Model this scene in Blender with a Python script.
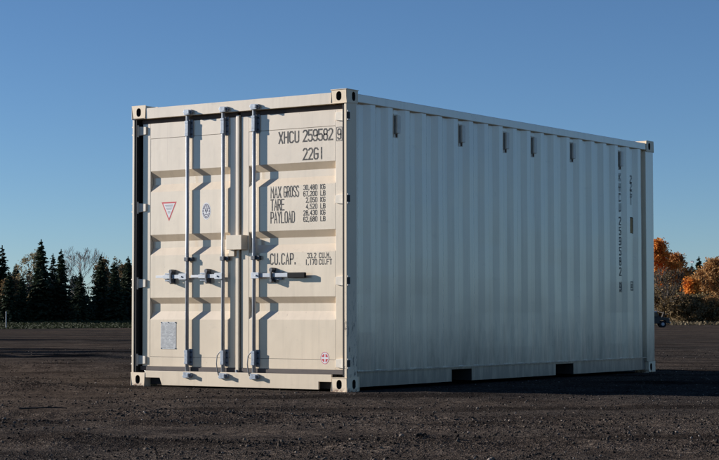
import bpy, bmesh, math, random
import numpy as np
from mathutils import Vector, Matrix, noise

for o in list(bpy.data.objects):
    bpy.data.objects.remove(o, do_unlink=True)
scene = bpy.context.scene
COL = scene.collection

# ------------------------------------------------------------------ camera
CAM = Vector((11.3173, -12.7200, 0.6795))
YAW, PIT, ROL = -0.602384, 0.044876, -0.001478
FWD = Vector((math.sin(YAW) * math.cos(PIT), math.cos(YAW) * math.cos(PIT), math.sin(PIT)))
R0 = Vector((math.cos(YAW), -math.sin(YAW), 0))
U0 = R0.cross(FWD)
RGT = R0 * math.cos(ROL) + U0 * math.sin(ROL)
UPV = RGT.cross(FWD)
cd = bpy.data.cameras.new('camera')
cam = bpy.data.objects.new('camera', cd)
COL.objects.link(cam)
cam.matrix_world = Matrix(((RGT.x, UPV.x, -FWD.x, CAM.x), (RGT.y, UPV.y, -FWD.y, CAM.y),
                           (RGT.z, UPV.z, -FWD.z, CAM.z), (0, 0, 0, 1)))
cd.sensor_width = 36
cd.lens = 1819.34 / 719 * 36
cd.clip_end = 20000
cd.clip_start = 0.1
scene.camera = cam

# ------------------------------------------------------------------ sky and sun
SUN_EL = math.radians(16.0)
SUN_AZ = math.radians(21.0)                     # travel direction, from +X towards +Y
SUN_DIR = Vector((math.cos(SUN_AZ) * math.cos(SUN_EL), math.sin(SUN_AZ) * math.cos(SUN_EL), -math.sin(SUN_EL)))
world = bpy.data.worlds.new('World')
scene.world = world
world.use_nodes = True
wn = world.node_tree
wn.nodes.clear()
sky = wn.nodes.new('ShaderNodeTexSky')
sky.sky_type = 'NISHITA'
sky.sun_disc = False
sky.sun_elevation = SUN_EL
sky.sun_rotation = math.atan2(-SUN_DIR.x, -SUN_DIR.y)
sky.air_density = 0.74
sky.dust_density = 0.0
sky.ozone_density = 4.8
sky.altitude = 300
bg = wn.nodes.new('ShaderNodeBackground')
bg.inputs['Strength'].default_value = 0.061
wo = wn.nodes.new('ShaderNodeOutputWorld')
wn.links.new(sky.outputs[0], bg.inputs[0])
wn.links.new(bg.outputs[0], wo.inputs[0])
sd = bpy.data.lights.new('sun', 'SUN')
sd.energy = 3.8
sd.angle = math.radians(0.5)
sd.color = (1.0, 0.98, 0.96)
sun = bpy.data.objects.new('sun', sd)
sun.rotation_euler = SUN_DIR.to_track_quat('-Z', 'Y').to_euler()
sun.location = (-40, -12, 30)
COL.objects.link(sun)
scene.view_settings.view_transform = 'Standard'
scene.view_settings.look = 'None'
scene.view_settings.gamma = 1
scene.view_settings.use_curve_mapping = False
scene.view_settings.exposure = 0.75

rnd = random.Random(7)

# ------------------------------------------------------------------ helpers
F2 = Vector((math.sin(YAW), math.cos(YAW), 0))          # the slope direction of the yard
R2 = Vector((math.cos(YAW), -math.sin(YAW), 0))


def P(l, d):
    """a spot in the yard: l metres along the tree line, d metres down the slope"""
    v = Vector((CAM.x, CAM.y, 0)) + R2 * l + F2 * d
    return v.x, v.y


def LD(x, y):
    dx, dy = x - CAM.x, y - CAM.y
    return dx * R2.x + dy * R2.y, dx * F2.x + dy * F2.y


def sstep(a, b, t):
    t = min(1, max(0, (t - a) / (b - a)))
    return t * t * (3 - 2 * t)


RIDGES = [  # low windrows of loose gravel: centre line from a to b, width, height
    ((1.2, -4.7), (10.0, -1.0), 0.10, 0.045),
    ((0.5, -5.6), (11.0, -1.7), 0.14, 0.035),
    ((2.5, -7.2), (9.5, -3.4), 0.17, 0.060),
    ((-8.0, -4.2), (1.0, -0.35), 0.12, 0.045),
    ((-7.0, -2.2), (-0.6, 0.55), 0.14, 0.045),
    ((-9.0, 2.0), (-1.4, 4.4), 0.18, 0.06),
    ((-14.0, 5.0), (-4.0, 10.5), 0.25, 0.09),
    ((-1.0, 14.0), (6.0, 20.0), 0.25, 0.09),
    ((2.6, 9.5), (9.5, 13.5), 0.18, 0.06),
]


def seg_dist(x, y, a, b):
    dx, dy = b[0] - a[0], b[1] - a[1]
    L2 = dx * dx + dy * dy
    t = max(0, min(1, ((x - a[0]) * dx + (y - a[1]) * dy) / L2))
    qx, qy = a[0] + t * dx, a[1] + t * dy
    return math.hypot(x - qx, y - qy), t


def ground_z(x, y, fine=True):
    l, d = LD(x, y)
    z = -0.95 * sstep(18, 165, d)
    z += 0.72 * sstep(196, 236, d) * sstep(8, 24, l)
    z += 0.72 * sstep(172, 194, d) * sstep(-6, -18, l)
    # clearance under and round the container
    ex = max(-x, x - 2.438, 0)
    ey = max(-y, y - 6.058, 0)
    k = sstep(0.05, 0.7, math.hypot(ex, ey))
    z += k * 0.02 * noise.noise((x * 0.35, y * 0.35, 1.3))
    if d > 24:
        z += 0.12 * noise.noise((x * 0.045, y * 0.045, 4.2)) * sstep(24, 60, d)
    if fine:
        z += k * 0.012 * noise.noise((x * 1.7, y * 1.7, 2.2))
        z += k * 0.006 * noise.noise((x * 5.3, y * 5.3, 5.1))
        if d < 45:
            for a, b, w, h in RIDGES:
                wob = 0.25 * noise.noise((x * 0.5, y * 0.5, h * 100))
                s, t = seg_dist(x + wob, y + wob, a, b)
                if s < 3 * w:
                    amp = h * (0.65 + 0.8 * noise.noise((x * 1.3, y * 1.3, w * 50)))
                    z += k * max(0, amp) * math.exp(-(s / w) ** 2) * sstep(0, .15, t) * sstep(1, .85, t)
    return z - 0.004


def tag(o, label=None, cat=None, group=None, kind=None):
    if label: o['label'] = label
    if cat: o['category'] = cat
    if group: o['group'] = group
    if kind: o['kind'] = kind
    return o


def empty(name, loc=(0, 0, 0), rz=0):
    e = bpy.data.objects.new(name, None)
    e.location = loc
    e.rotation_euler = (0, 0, rz)
    e.empty_display_size = 0.2
    COL.objects.link(e)
    return e


def link(name, me, parent=None, mat=None):
    o = bpy.data.objects.new(name, me)
    COL.objects.link(o)
    if mat: me.materials.append(mat)
    if parent: o.parent = parent
    return o


def bm_obj(name, bm, mat, parent=None, bevel=0, smooth=False, seg=2):
    if bevel:
        bmesh.ops.remove_doubles(bm, verts=bm.verts, dist=1e-5)
        es = [e for e in bm.edges if len(e.link_faces) == 2 and e.calc_face_angle(0) > 0.6]
        bmesh.ops.bevel(bm, geom=es, offset=bevel, segments=seg, affect='EDGES', profile=0.6)
    bmesh.ops.recalc_face_normals(bm, faces=bm.faces)
    me = bpy.data.meshes.new(name)
    bm.to_mesh(me)
    bm.free()
    if smooth:
        for p in me.polygons: p.use_smooth = True
    return link(name, me, parent, mat)


def box(bm, x0, x1, y0, y1, z0, z1):
    vs = [bm.verts.new((x, y, z)) for z in (z0, z1) for y in (y0, y1) for x in (x0, x1)]
    for f in ((0, 2, 3, 1), (4, 5, 7, 6), (0, 1, 5, 4), (2, 6, 7, 3), (0, 4, 6, 2), (1, 3, 7, 5)):
        bm.faces.new([vs[i] for i in f])


def boxes(name, lst, mat, parent=None, bevel=0):
    bm = bmesh.new()
    for b in lst: box(bm, *b)
    return bm_obj(name, bm, mat, parent, bevel)


def tube(bm, a, b, r0, r1=None, n=10, cap=True):
    a, b = Vector(a), Vector(b)
    r1 = r0 if r1 is None else r1
    d = (b - a).normalized()
    u = d.orthogonal().normalized()
    v = d.cross(u)
    A, B = [], []
    for i in range(n):
        t = 2 * math.pi * i / n
        w = u * math.cos(t) + v * math.sin(t)
        A.append(bm.verts.new(a + w * r0))
        B.append(bm.verts.new(b + w * r1))
    for i in range(n):
        bm.faces.new((A[i], A[(i + 1) % n], B[(i + 1) % n], B[i]))
    if cap:
        bm.faces.new(A[::-1])
        bm.faces.new(B)


def prism(bm, pts, axis, lo, hi):
    """extrude a closed 2-D outline along an axis ('x': pts are (y,z), 'y': (x,z), 'z': (x,y))"""
    def mk(p, t):
        return {'x': (t, p[0], p[1]), 'y': (p[0], t, p[1]), 'z': (p[0], p[1], t)}[axis]
    A = [bm.verts.new(mk(p, lo)) for p in pts]
    B = [bm.verts.new(mk(p, hi)) for p in pts]
    n = len(pts)
    for i in range(n):
        bm.faces.new((A[i], A[(i + 1) % n], B[(i + 1) % n], B[i]))
    bm.faces.new(A[::-1])
    bm.faces.new(B)


# ------------------------------------------------------------------ materials
class NT:
    def __init__(s, name):
        s.m = bpy.data.materials.new(name)
        s.m.use_nodes = True
        s.t = s.m.node_tree
        s.b = s.t.nodes['Principled BSDF']

    def n(s, typ, **kw):
        nd = s.t.nodes.new(typ)
        for k, v in kw.items():
            if k in nd.inputs.keys(): nd.inputs[k].default_value = v
            else: setattr(nd, k, v)
        return nd

    def l(s, a, b): s.t.links.new(a, b)

    def pos(s, scale=(1, 1, 1)):
        g = s.n('ShaderNodeTexCoord')
        mp = s.n('ShaderNodeMapping')
        mp.inputs['Scale'].default_value = scale
        s.l(g.outputs['Object'], mp.inputs[0])
        return mp.outputs[0]

    def noise(s, vec, scale, detail=4, rough=0.55):
        nd = s.n('ShaderNodeTexNoise')
        nd.inputs['Scale'].default_value = scale
        nd.inputs['Detail'].default_value = detail
        nd.inputs['Roughness'].default_value = rough
        s.l(vec, nd.inputs['Vector'])
        return nd.outputs['Fac']

    def ramp(s, fac, stops, interp='LINEAR'):
        r = s.n('ShaderNodeValToRGB')
        r.color_ramp.interpolation = interp
        el = r.color_ramp.elements
        while len(el) > 2: el.remove(el[-1])
        for i, (p, c) in enumerate(stops):
            e = el[i] if i < 2 else el.new(p)
            e.position = p
            e.color = (c, c, c, 1) if isinstance(c, (int, float)) else (*c, 1)
        s.l(fac, r.inputs[0])
        return r.outputs[0]

    def mix(s, fac, a, b, mode='MIX'):
        m = s.n('ShaderNodeMix', data_type='RGBA', blend_type=mode)
        for i, v in ((0, fac), (6, a), (7, b)):
            if isinstance(v, (int, float)): m.inputs[i].default_value = v
            elif isinstance(v, tuple): m.inputs[i].default_value = (*v, 1)
            else: s.l(v, m.inputs[i])
        return m.outputs[2]

    def bump(s, h, strength, dist):
        b = s.n('ShaderNodeBump')
        b.inputs['Strength'].default_value = strength
        b.inputs['Distance'].default_value = dist
        s.l(h, b.inputs['Height'])
        s.l(b.outputs[0], s.b.inputs['Normal'])

    def set(s, col=None, rough=None, metal=None, spec=None):
        for k, v in (('Base Color', col), ('Roughness', rough), ('Metallic', metal), ('Specular IOR Level', spec)):
            if v is None: continue
            if isinstance(v, tuple): s.b.inputs[k].default_value = (*v, 1)
            elif isinstance(v, (int, float)): s.b.inputs[k].default_value = v
            else: s.l(v, s.b.inputs[k])
        return s


def paint(name, col, wear=0.5, rust=0.5, low=0.0, scuff=0.25):
    t = NT(name)
    p = t.pos()
    n1 = t.noise(p, 1.6, 5)
    n2 = t.noise(t.pos((5, 5, 0.35)), 3.0, 5)          # vertical rain streaks
    c = t.mix(t.ramp(n1, [(.3, 0), (.7, 1)]), tuple(v * .91 for v in col), tuple(min(1, v * 1.05) for v in col))
    dirt = tuple(v * k for v, k in zip(col, (.70, .69, .67)))
    c = t.mix(t.ramp(n2, [(.50, 0), (.74, wear * .75)]), c, dirt)
    # handling marks and smears
    n5 = t.noise(t.pos((1, 1, 2.2)), 4.5, 6, .7)
    c = t.mix(t.ramp(n5, [(.60, 0), (.72, scuff)]), c, tuple(v * k for v, k in zip(col, (.5, .48, .46))))
    n6 = t.noise(t.pos((14, 14, 90)), 1.2, 4, .7)
    c = t.mix(t.ramp(n6, [(.69, 0), (.73, scuff)]), c, tuple(v * .42 for v in col))
    n3 = t.noise(p, 38, 3, .7)
    n4 = t.noise(p, 2.1, 3)
    spots = t.mix(1.0, t.ramp(n3, [(.69, 0), (.73, 1)]), t.ramp(n4, [(.52, 0), (.64, rust)]), 'MULTIPLY')
    c = t.mix(spots, c, (.16, .075, .035))
    # long thin rust runs
    n7 = t.noise(t.pos((30, 30, .5)), 1.0, 3, .6)
    n8 = t.noise(t.pos((1, 1, .8)), 1.3, 3)
    runs = t.mix(1.0, t.ramp(n7, [(.68, 0), (.74, .55 * rust)]), t.ramp(n8, [(.52, 0), (.62, 1)]), 'MULTIPLY')
    c = t.mix(runs, c, (.30, .17, .09))
    if low:
        zs = t.n('ShaderNodeSeparateXYZ')
        t.l(p, zs.inputs[0])
        add = t.n('ShaderNodeMath', operation='MULTIPLY_ADD')
        t.l(t.noise(t.pos((6, 6, .8)), 2.0, 5, .7), add.inputs[0])
        add.inputs[1].default_value = -1.3
        t.l(zs.outputs[2], add.inputs[2])
        sub = t.n('ShaderNodeMapRange')
        sub.inputs['From Min'].default_value = -.62
        sub.inputs['From Max'].default_value = -.10
        sub.inputs['To Min'].default_value = low
        sub.inputs['To Max'].default_value = 0
        t.l(add.outputs[0], sub.inputs['Value'])
        c = t.mix(sub.outputs[0], c, (.20, .165, .13))
    t.set(c, t.ramp(n1, [(.3, .42), (.7, .55)]), 0, .4)
    t.b.inputs['Coat Weight'].default_value = 1.0
    t.b.inputs['Coat Roughness'].default_value = .17
    t.b.inputs['Coat IOR'].default_value = 2.0
    t.bump(t.mix(.5, t.noise(p, 9, 4), t.noise(p, 2.6, 3)), .22, .012)
    return t.m


BEIGE = (.86, .685, .48)
M = {}
M['paint'] = paint('beige_container_paint', BEIGE, .45, .9, 0, .2)
M['paint_side'] = paint('beige_side_paint', BEIGE, .6, .8, .75, .2)
M['paint_rail'] = paint('grimy_rail_paint', tuple(v * .8 for v in BEIGE), 1.0, 1.0, 1.0, .5)
M['paint_worn'] = paint('worn_beige_post_paint', BEIGE, .9, .9, 0, .5)
# scraped post: scratches over the lower part
t = NT('scraped_beige_post_paint')
p_ = t.pos()
sx = t.ramp(t.noise(t.pos((7, 30, 5)), 2.0, 5, .75), [(.555, 0), (.58, 1)])
zz = t.n('ShaderNodeSeparateXYZ')
t.l(p_, zz.inputs[0])
zr = t.ramp(zz.outputs[2], [(.28, 1), (1.0, 0)])
base = t.mix(t.ramp(t.noise(p_, 2.5, 4), [(.3, 0), (.7, 1)]), tuple(v * .92 for v in BEIGE), BEIGE)
t.set(t.mix(t.mix(1.0, sx, zr, 'MULTIPLY'), base, (.07, .06, .055)), .5, 0, .4)
M['paint_scraped'] = t.m


def rusty():
    t = NT('beige_casting_paint_with_rust')
    p = t.pos()
    zs = t.n('ShaderNodeSeparateXYZ')
    t.l(p, zs.inputs[0])
    low = t.ramp(zs.outputs[2], [(.004, 1), (.035, 0)])
    r = t.mix(1.0, t.ramp(t.noise(p, 28, 4), [(.42, 0), (.6, 1)]), low, 'MULTIPLY')
    r2 = t.ramp(t.noise(p, 17, 4, .7), [(.66, 0), (.72, .8)])
    c = t.mix(r2, BEIGE, (.42, .30, .21))
    t.set(t.mix(r, c, (.17, .06, .025)), .55, 0, .35)
    t.bump(t.noise(p, 40, 3), .15, .004)
    return t.m


M['casting'] = rusty()


def simple(name, col, rough=.6, metal=0, var=.12, scale=12, spec=.4, bump=0):
    t = NT(name)
    p = t.pos()
    n = t.noise(p, scale, 4)
    t.set(t.mix(n, tuple(v * (1 - 2 * var) for v in col), tuple(min(1, v * (1 + 2 * var)) for v in col)), rough, metal, spec)
    if bump: t.bump(t.noise(p, scale * 3, 3), bump, .01)
    return t.m


M['galv'] = simple('galvanised_steel', (.44, .46, .48), .5, .35, .12, 30)
M['galv_dull'] = simple('dull_galvanised_steel', (.27, .30, .34), .5, .4, .25, 40)
M['steel_dark'] = simple('dark_forged_steel', (.10, .105, .115), .5, .5, .25, 40)
M['rubber'] = simple('grey_brown_door_rubber', (.115, .092, .08), .75, 0, .15, 8)
M['seal_shade'] = simple('black_seal_and_gap_shade', (.022, .020, .019), .8)
M['black'] = simple('black_plastic_grip', (.009, .009, .009), .75, 0, .1, 12, .2)
M['inner'] = simple('dark_interior', (.05, .045, .04), .8)  # also the painted-in shade of holes, notches and door gaps
t = NT('black_lettering_paint')
t.set(t.mix(t.ramp(t.noise(t.pos(), 45, 4, .7), [(.50, 0), (.70, .55)]), (.05, .045, .042), (.42, .36, .27)), .6, 0, .3)
M['ink'] = t.m
M['ink_side'] = simple('faded_side_lettering', (.17, .15, .13), .6, 0, .4, 30)
M['ink_soft'] = simple('grey_print', (.30, .29, .30), .6)
M['red'] = simple('red_print', (.62, .05, .06), .5)
M['white'] = simple('white_sticker', (.78, .77, .75), .45, 0, .04)
M['violet'] = simple('slate_print', (.16, .145, .19), .5)
M['plate'] = simple('grey_metal_plate', (.50, .49, .47), .38, .35, .25, 22)
M['vent'] = simple('pale_vent_cover', (.82, .72, .58), .5, 0, .1, 20)
M['grille'] = simple('dark_vent_louvre', (.26, .235, .20), .7, 0, .3, 30)
M['rustmark'] = simple('rusty_steel', (.14, .08, .05), .8, 0, .3, 40)
M['ochre'] = simple('ochre_plate', (.42, .22, .06), .5, 0, .25, 25)

# ------------------------------------------------------------------ ground
t = NT('dark_gravel_yard')
p = t.pos()
g1 = t.n('ShaderNodeTexVoronoi')
g1.inputs['Scale'].default_value = 55
t.l(p, g1.inputs['Vector'])
g2 = t.n('ShaderNodeTexVoronoi')
g2.inputs['Scale'].default_value = 120
t.l(p, g2.inputs['Vector'])
sep = t.n('ShaderNodeSeparateColor')
t.l(g1.outputs['Color'], sep.inputs[0])
sep2 = t.n('ShaderNodeSeparateColor')
t.l(g2.outputs['Color'], sep2.inputs[0])
c1 = t.ramp(sep.outputs[0], [(0, (.022, .020, .019)), (.55, (.045, .040, .037)), (.85, (.075, .066, .059)), (1, (.15, .135, .12))])
c2 = t.ramp(sep2.outputs[1], [(0, (.022, .019, .018)), (.6, (.044, .038, .034)), (1, (.095, .083, .074))])
cc = t.mix(.5, c1, c2)
big = t.noise(p, .16, 6, .62)
mid = t.noise(p, 1.1, 6, .65)
cc = t.mix(t.ramp(big, [(.40, 0), (.60, .9)]), cc, t.mix(1.0, cc, (1.55, 1.40, 1.26), 'MULTIPLY'))
cc = t.mix(t.ramp(mid, [(.38, .85), (.54, 0)]), cc, t.mix(1.0, cc, (.50, .50, .52), 'MULTIPLY'))
# old wheel tracks, the shade of their ruts painted in as dark bands
rot = t.n('ShaderNodeMapping')
rot.inputs['Rotation'].default_value = (0, 0, math.radians(-38))
t.l(p, rot.inputs[0])
wv = t.n('ShaderNodeTexWave', bands_direction='Y')
wv.inputs['Scale'].default_value = .17
wv.inputs['Distortion'].default_value = 7
wv.inputs['Detail'].default_value = 4
wv.inputs['Detail Scale'].default_value = .7
t.l(rot.outputs[0], wv.inputs['Vector'])
trk = t.mix(1.0, t.ramp(wv.outputs['Fac'], [(.0, 1), (.16, .8), (.26, 0)]), t.ramp(t.noise(p, .5, 4), [(.42, 0), (.58, 1)]), 'MULTIPLY')
cc = t.mix(trk, cc, t.mix(1.0, cc, (.45, .45, .46), 'MULTIPLY'))
far_ = t.noise(t.pos((.05, .05, .05)), 1.0, 5, .6)
cc = t.mix(t.ramp(far_, [(.42, 0), (.6, .7)]), cc, t.mix(1.0, cc, (1.6, 1.5, 1.38), 'MULTIPLY'))
cc = t.mix(1.0, cc, (1.15, 1.11, 1.07), 'MULTIPLY')
t.set(cc, 1.0, 0, 0.0)
hgt = t.mix(.45, g1.outputs['Distance'], g2.outputs['Distance'])
hm = t.mix(.35, hgt, t.noise(p, 16, 5, .7))
lump = t.noise(p, 2.2, 6, .65)
b2 = t.n('ShaderNodeBump')
b2.inputs['Strength'].default_value = .55
b2.inputs['Distance'].default_value = .16
t.l(lump, b2.inputs['Height'])
t.bump(hm, .9, .018)
t.l(b2.outputs[0], t.b.inputs['Normal'].links[0].from_node.inputs['Normal'])
M['gravel'] = t.m

cx0, cy0 = 4.5, -3.2
radii = [0.0] + [0.14 * i for i in range(1, 90)]
r = radii[-1]
while r < 7000:
    r *= 1.045
    radii.append(r)
NS = 420
verts, faces = [(cx0, cy0, ground_z(cx0, cy0))], []
for r in radii[1:]:
    for i in range(NS):
        a = 2 * math.pi * i / NS
        x, y = cx0 + r * math.cos(a), cy0 + r * math.sin(a)
        verts.append((x, y, ground_z(x, y, r < 60)))
for i in range(NS):
    faces.append((0, 1 + i, 1 + (i + 1) % NS))
for k in range(len(radii) - 2):
    a0, b0 = 1 + k * NS, 1 + (k + 1) * NS
    for i in range(NS):
        j = (i + 1) % NS
        faces.append((a0 + i, b0 + i, b0 + j, a0 + j))
me = bpy.data.meshes.new('ground')
me.from_pydata(verts, [], faces)
for pl in me.polygons: pl.use_smooth = True
ground = link('ground', me, None, M['gravel'])
tag(ground, 'dark gravel yard stretching out to the tree lines', 'ground', kind='structure')

# loose stones -------------------------------------------------------------
t = NT('crushed_stone')
gi = t.n('ShaderNodeNewGeometry')
cs = t.ramp(gi.outputs['Random Per Island'], [(0, (.014, .0125, .0125)), (.5, (.032, .028, .026)), (.82, (.060, .053, .048)), (.955, (.125, .11, .098)), (1, (.20, .18, .165))])
t.set(t.mix(t.ramp(t.noise(t.pos(), .22, 5, .6), [(.38, 0), (.62, .8)]), cs, t.mix(1.0, cs, (1.4, 1.2, 1.0), 'MULTIPLY')), .95, 0, .05)
M['stone'] = t.m

ng = np.random.default_rng(11)
OCT = np.array([(1, 0, 0), (-1, 0, 0), (0, 1, 0), (0, -1, 0), (0, 0, 1), (0, 0, -1)], float)
OCF = np.array([(0, 2, 4), (2, 1, 4), (1, 3, 4), (3, 0, 4), (2, 0, 5), (1, 2, 5), (3, 1, 5), (0, 3, 5)])
gr_ = (1 + 5 ** .5) / 2
ICO = np.array([(-1, gr_, 0), (1, gr_, 0), (-1, -gr_, 0), (1, -gr_, 0), (0, -1, gr_), (0, 1, gr_), (0, -1, -gr_), (0, 1, -gr_),
                (gr_, 0, -1), (gr_, 0, 1), (-gr_, 0, -1), (-gr_, 0, 1)]) / 1.9
ICF = np.array([(0, 11, 5), (0, 5, 1), (0, 1, 7), (0, 7, 10), (0, 10, 11), (1, 5, 9), (5, 11, 4), (11, 10, 2), (10, 7, 6), (7, 1, 8),
                (3, 9, 4), (3, 4, 2), (3, 2, 6), (3, 6, 8), (3, 8, 9), (4, 9, 5), (2, 4, 11), (6, 2, 10), (8, 6, 7), (9, 8, 1)])


def stones(name, n, d0, d1, s0, s1, base, bf, label, power=1.0, along=None):
    d = d0 + (d1 - d0) * ng.random(n) ** power
    l = (ng.random(n) * 2 - 1) * (.225 * d + 1.6)
    x = CAM.x + R2.x * l + F2.x * d
    y = CAM.y + R2.y * l + F2.y * d
    if along:
        idx = ng.integers(0, len(along), n)
        A = np.array([(*a, *b, w) for a, b, w, h in along])[idx]
        tt = .1 + .8 * ng.random(n)
        x = A[:, 0] + (A[:, 2] - A[:, 0]) * tt + ng.normal(0, 1, n) * A[:, 4] * 1.1
        y = A[:, 1] + (A[:, 3] - A[:, 1]) * tt + ng.normal(0, 1, n) * A[:, 4] * 1.1
        wob = np.array([.25 * noise.noise((a * .5, b * .5, h_ * 100)) for a, b, h_ in zip(x, y, np.array([r_[3] for r_ in along])[idx])])
        x, y = x - wob, y - wob
    inside = (x > -.02) & (x < 2.46) & (y > -.02) & (y < 6.08)
    x, y = x[~inside], y[~inside]
    keep = np.array([noise.noise((a * .55, b * .55, 8.0)) + .5 * noise.noise((a * 2.3, b * 2.3, 3.0)) for a, b in zip(x, y)])
    m = keep * 1.5 + ng.random(len(x)) * 1.0 > .25
    x, y = x[m], y[m]
    n = len(x)
    s = s0 + (s1 - s0) * ng.random(n) ** 3.2
    z = np.array([ground_z(a, b) for a, b in zip(x, y)]) + s * .12
    k = len(base)
    V = base[None] * (1 + .95 * (ng.random((n, k, 3)) - .5)) + .22 * (ng.random((n, k, 3)) - .5)
    V = V * (s[:, None, None] * np.stack([.6 + .8 * ng.random(n), .6 + .6 * ng.random(n), .4 + .5 * ng.random(n)], 1)[:, None, :])
    a = ng.random(n) * 6.283
    b = (ng.random(n) - .5) * 1.6
    ca, sa, cb, sb = np.cos(a)[:, None], np.sin(a)[:, None], np.cos(b)[:, None], np.sin(b)[:, None]
    X, Z = V[..., 0] * cb - V[..., 2] * sb, V[..., 0] * sb + V[..., 2] * cb
    Y = V[..., 1]
    X, Y = X * ca - Y * sa, X * sa + Y * ca
    co = np.stack([X + x[:, None], Y + y[:, None], Z + z[:, None]], -1).reshape(-1, 3)
    fi = (bf[None] + (np.arange(n) * k)[:, None, None]).reshape(-1, 3)
    me = bpy.data.meshes.new(name)
    me.vertices.add(len(co))
    me.vertices.foreach_set('co', co.ravel())
    me.loops.add(fi.size)
    me.loops.foreach_set('vertex_index', fi.ravel().astype(np.int32))
    me.polygons.add(len(fi))
    me.polygons.foreach_set('loop_start', np.arange(0, fi.size, 3, dtype=np.int32))
    me.update(calc_edges=True)
    o = link(name, me, None, M['stone'])
    tag(o, label, 'gravel', kind='stuff')
    return o


stones('loose_gravel', 44000, 7.2, 36, .0035, .0125, ICO, ICF, 'loose crushed dark stones strewn over the yard round the container', 1.5)
stones('windrow_stones', 11000, 7, 20, .0035, .012, ICO, ICF, 'coarser stones heaped along low ridges of the gravel yard', 1, RIDGES[:5])
stones('fine_gravel', 135000, 7.0, 20, .0022, .0055, OCT, OCF, 'fine dark grit between the loose stones in the foreground', 1.4)

# ------------------------------------------------------------------ container
W_, L_, H_ = 2.438, 6.058, 2.591
root = empty('shipping_container', (0, 0, 0))
tag(root, 'beige twenty foot steel shipping container standing on the dark gravel', 'container')


def oval(cx, cy, w, h, n=7):
    """stadium outline, taller than wide"""
    r = w / 2
    pts = []
    for i in range(n + 1):
        a = math.pi * i / n
        pts.append((cx + r * math.cos(a), cy + (h / 2 - r) + r * math.sin(a)))
    for i in range(n + 1):
        a = math.pi + math.pi * i / n
        pts.append((cx + r * math.cos(a), cy - (h / 2 - r) + r * math.sin(a)))
    return pts


def holed(bm, mk, w, h, hole, depth):
    """one wall w x h with an oval tunnel; mk(u, v, t) gives the point at depth t"""
    o = [bm.verts.new(mk(u, v, 0)) for u, v in ((0, 0), (w, 0), (w, h), (0, h))]
    i0 = [bm.verts.new(mk(u, v, 0)) for u, v in hole]
    i1 = [bm.verts.new(mk(u, v, depth)) for u, v in hole]
    es = [bm.edges.new((o[k], o[(k + 1) % 4])) for k in range(4)]
    n = len(hole)
    es += [bm.edges.new((i0[k], i0[(k + 1) % n])) for k in range(n)]
    bmesh.ops.triangle_fill(bm, edges=es, use_beauty=True)
    for k in range(n):
        f_ = bm.faces.new((i0[k], i0[(k + 1) % n], i1[(k + 1) % n], i1[k]))
        f_.material_index = 1
    bm.faces.new(i1).material_index = 1  # tunnel walls and cap coloured dark, painting in the shade of the hole


CX, CY, CZ = .162, .178, .118
cbm = bmesh.new()      # outer corner at the origin, body towards +x +y +z
holed(cbm, lambda u, v, t: (u, t, v), CX, CZ, oval(CX * .5, CZ * .5, .055, .081), .085)
holed(cbm, lambda u, v, t: (t, u, v), CY, CZ, oval(CY * .60, CZ * .5, .051, .081), .05)
holed(cbm, lambda u, v, t: (v, u, CZ - t), CY, CX, [(b, a) for a, b in oval(CX * .5, CY * .5, .064, .124)], .04)
for q in ([(0, 0, 0), (CX, 0, 0), (CX, CY, 0), (0, CY, 0)], [(CX, 0, 0), (CX, CY, 0), (CX, CY, CZ), (CX, 0, CZ)], [(0, CY, 0), (CX, CY, 0), (CX, CY, CZ), (0, CY, CZ)]):
    cbm.faces.new([cbm.verts.new(v) for v in q])
bmesh.ops.remove_doubles(cbm, verts=cbm.verts, dist=1e-5)
for sx_ in (0, 1):
    for sy_ in (0, 1):
        for sz_ in (0, 1):
            b = cbm.copy()
            for v in b.verts:
                x, y, z = v.co
                zz_ = z + (H_ - CZ) if sz_ else (CZ - z)
                v.co = (x if not sx_ else W_ - x, y if not sy_ else L_ - y, zz_)
            es = [e for e in b.edges if len(e.link_faces) == 2 and abs(e.calc_face_angle(0) - math.pi / 2) < .1
                  and (e.verts[0].co - e.verts[1].co).length > .1]
            bmesh.ops.bevel(b, geom=es, offset=.005, segments=2, affect='EDGES')
            bm_obj('corner_casting', b, M['casting'], root).data.materials.append(M['inner'])
cbm.free()

# frame: posts, header, sill, rails -----------------------------------------
zb, zt = CZ + .0, H_ - CZ
for s in (0, 1):
    X = (lambda x: x) if not s else (lambda x: W_ - x)
    def bx(x0, x1, *r): return (min(X(x0), X(x1)), max(X(x0), X(x1)), *r)
    m_ = M['paint_scraped'] if s else M['paint_worn']
    po = boxes('corner_post', [bx(.003, .027, .004, .154, zb, zt)], m_, root, .003)
    boxes('post_seal', [bx(.0275, .050, .010, .1275, zb + .01, zt - .01)], M['seal_shade'], po)  # rubber strip over the reveal, its black also painting in the gap's shade
    boxes('post_rebate', [bx(.0505, .12, .108, .1275, zb, zt)], M['seal_shade'], po)  # rebate coloured the same black as painted shade
    boxes('corner_post', [bx(.003, .13, 5.86, L_ - .004, zb, zt)], M['paint_side'], root, .006)
boxes('door_header', [(CX + .001, W_ - CX - .001, .003, .10, 2.468, 2.566)], M['paint'], root, .003)
bm = bmesh.new()
a, b_ = CX + .001, W_ - CX - .001
prism(bm, [(a, .079), (.345, .079), (.372, .012), (2.138, .012), (2.138, .079), (b_, .079), (b_, .142), (a, .142)], 'y', .003, .022)
bm_obj('door_sill', bm, M['paint'], root, .002)
boxes('notch_shade_backing', [(.165, 2.272, .085, .105, .016, .1415)], M['inner'], root)  # dark sheet added behind the sill notches to paint in their shade
boxes('end_sill', [(CX + .001, b_, L_ - .08, L_ - .004, .012, .13)], M['paint_side'], root, .003)
boxes('end_header', [(CX + .001, b_, L_ - .08, L_ - .004, 2.47, 2.56)], M['paint_side'], root, .003)

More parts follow.
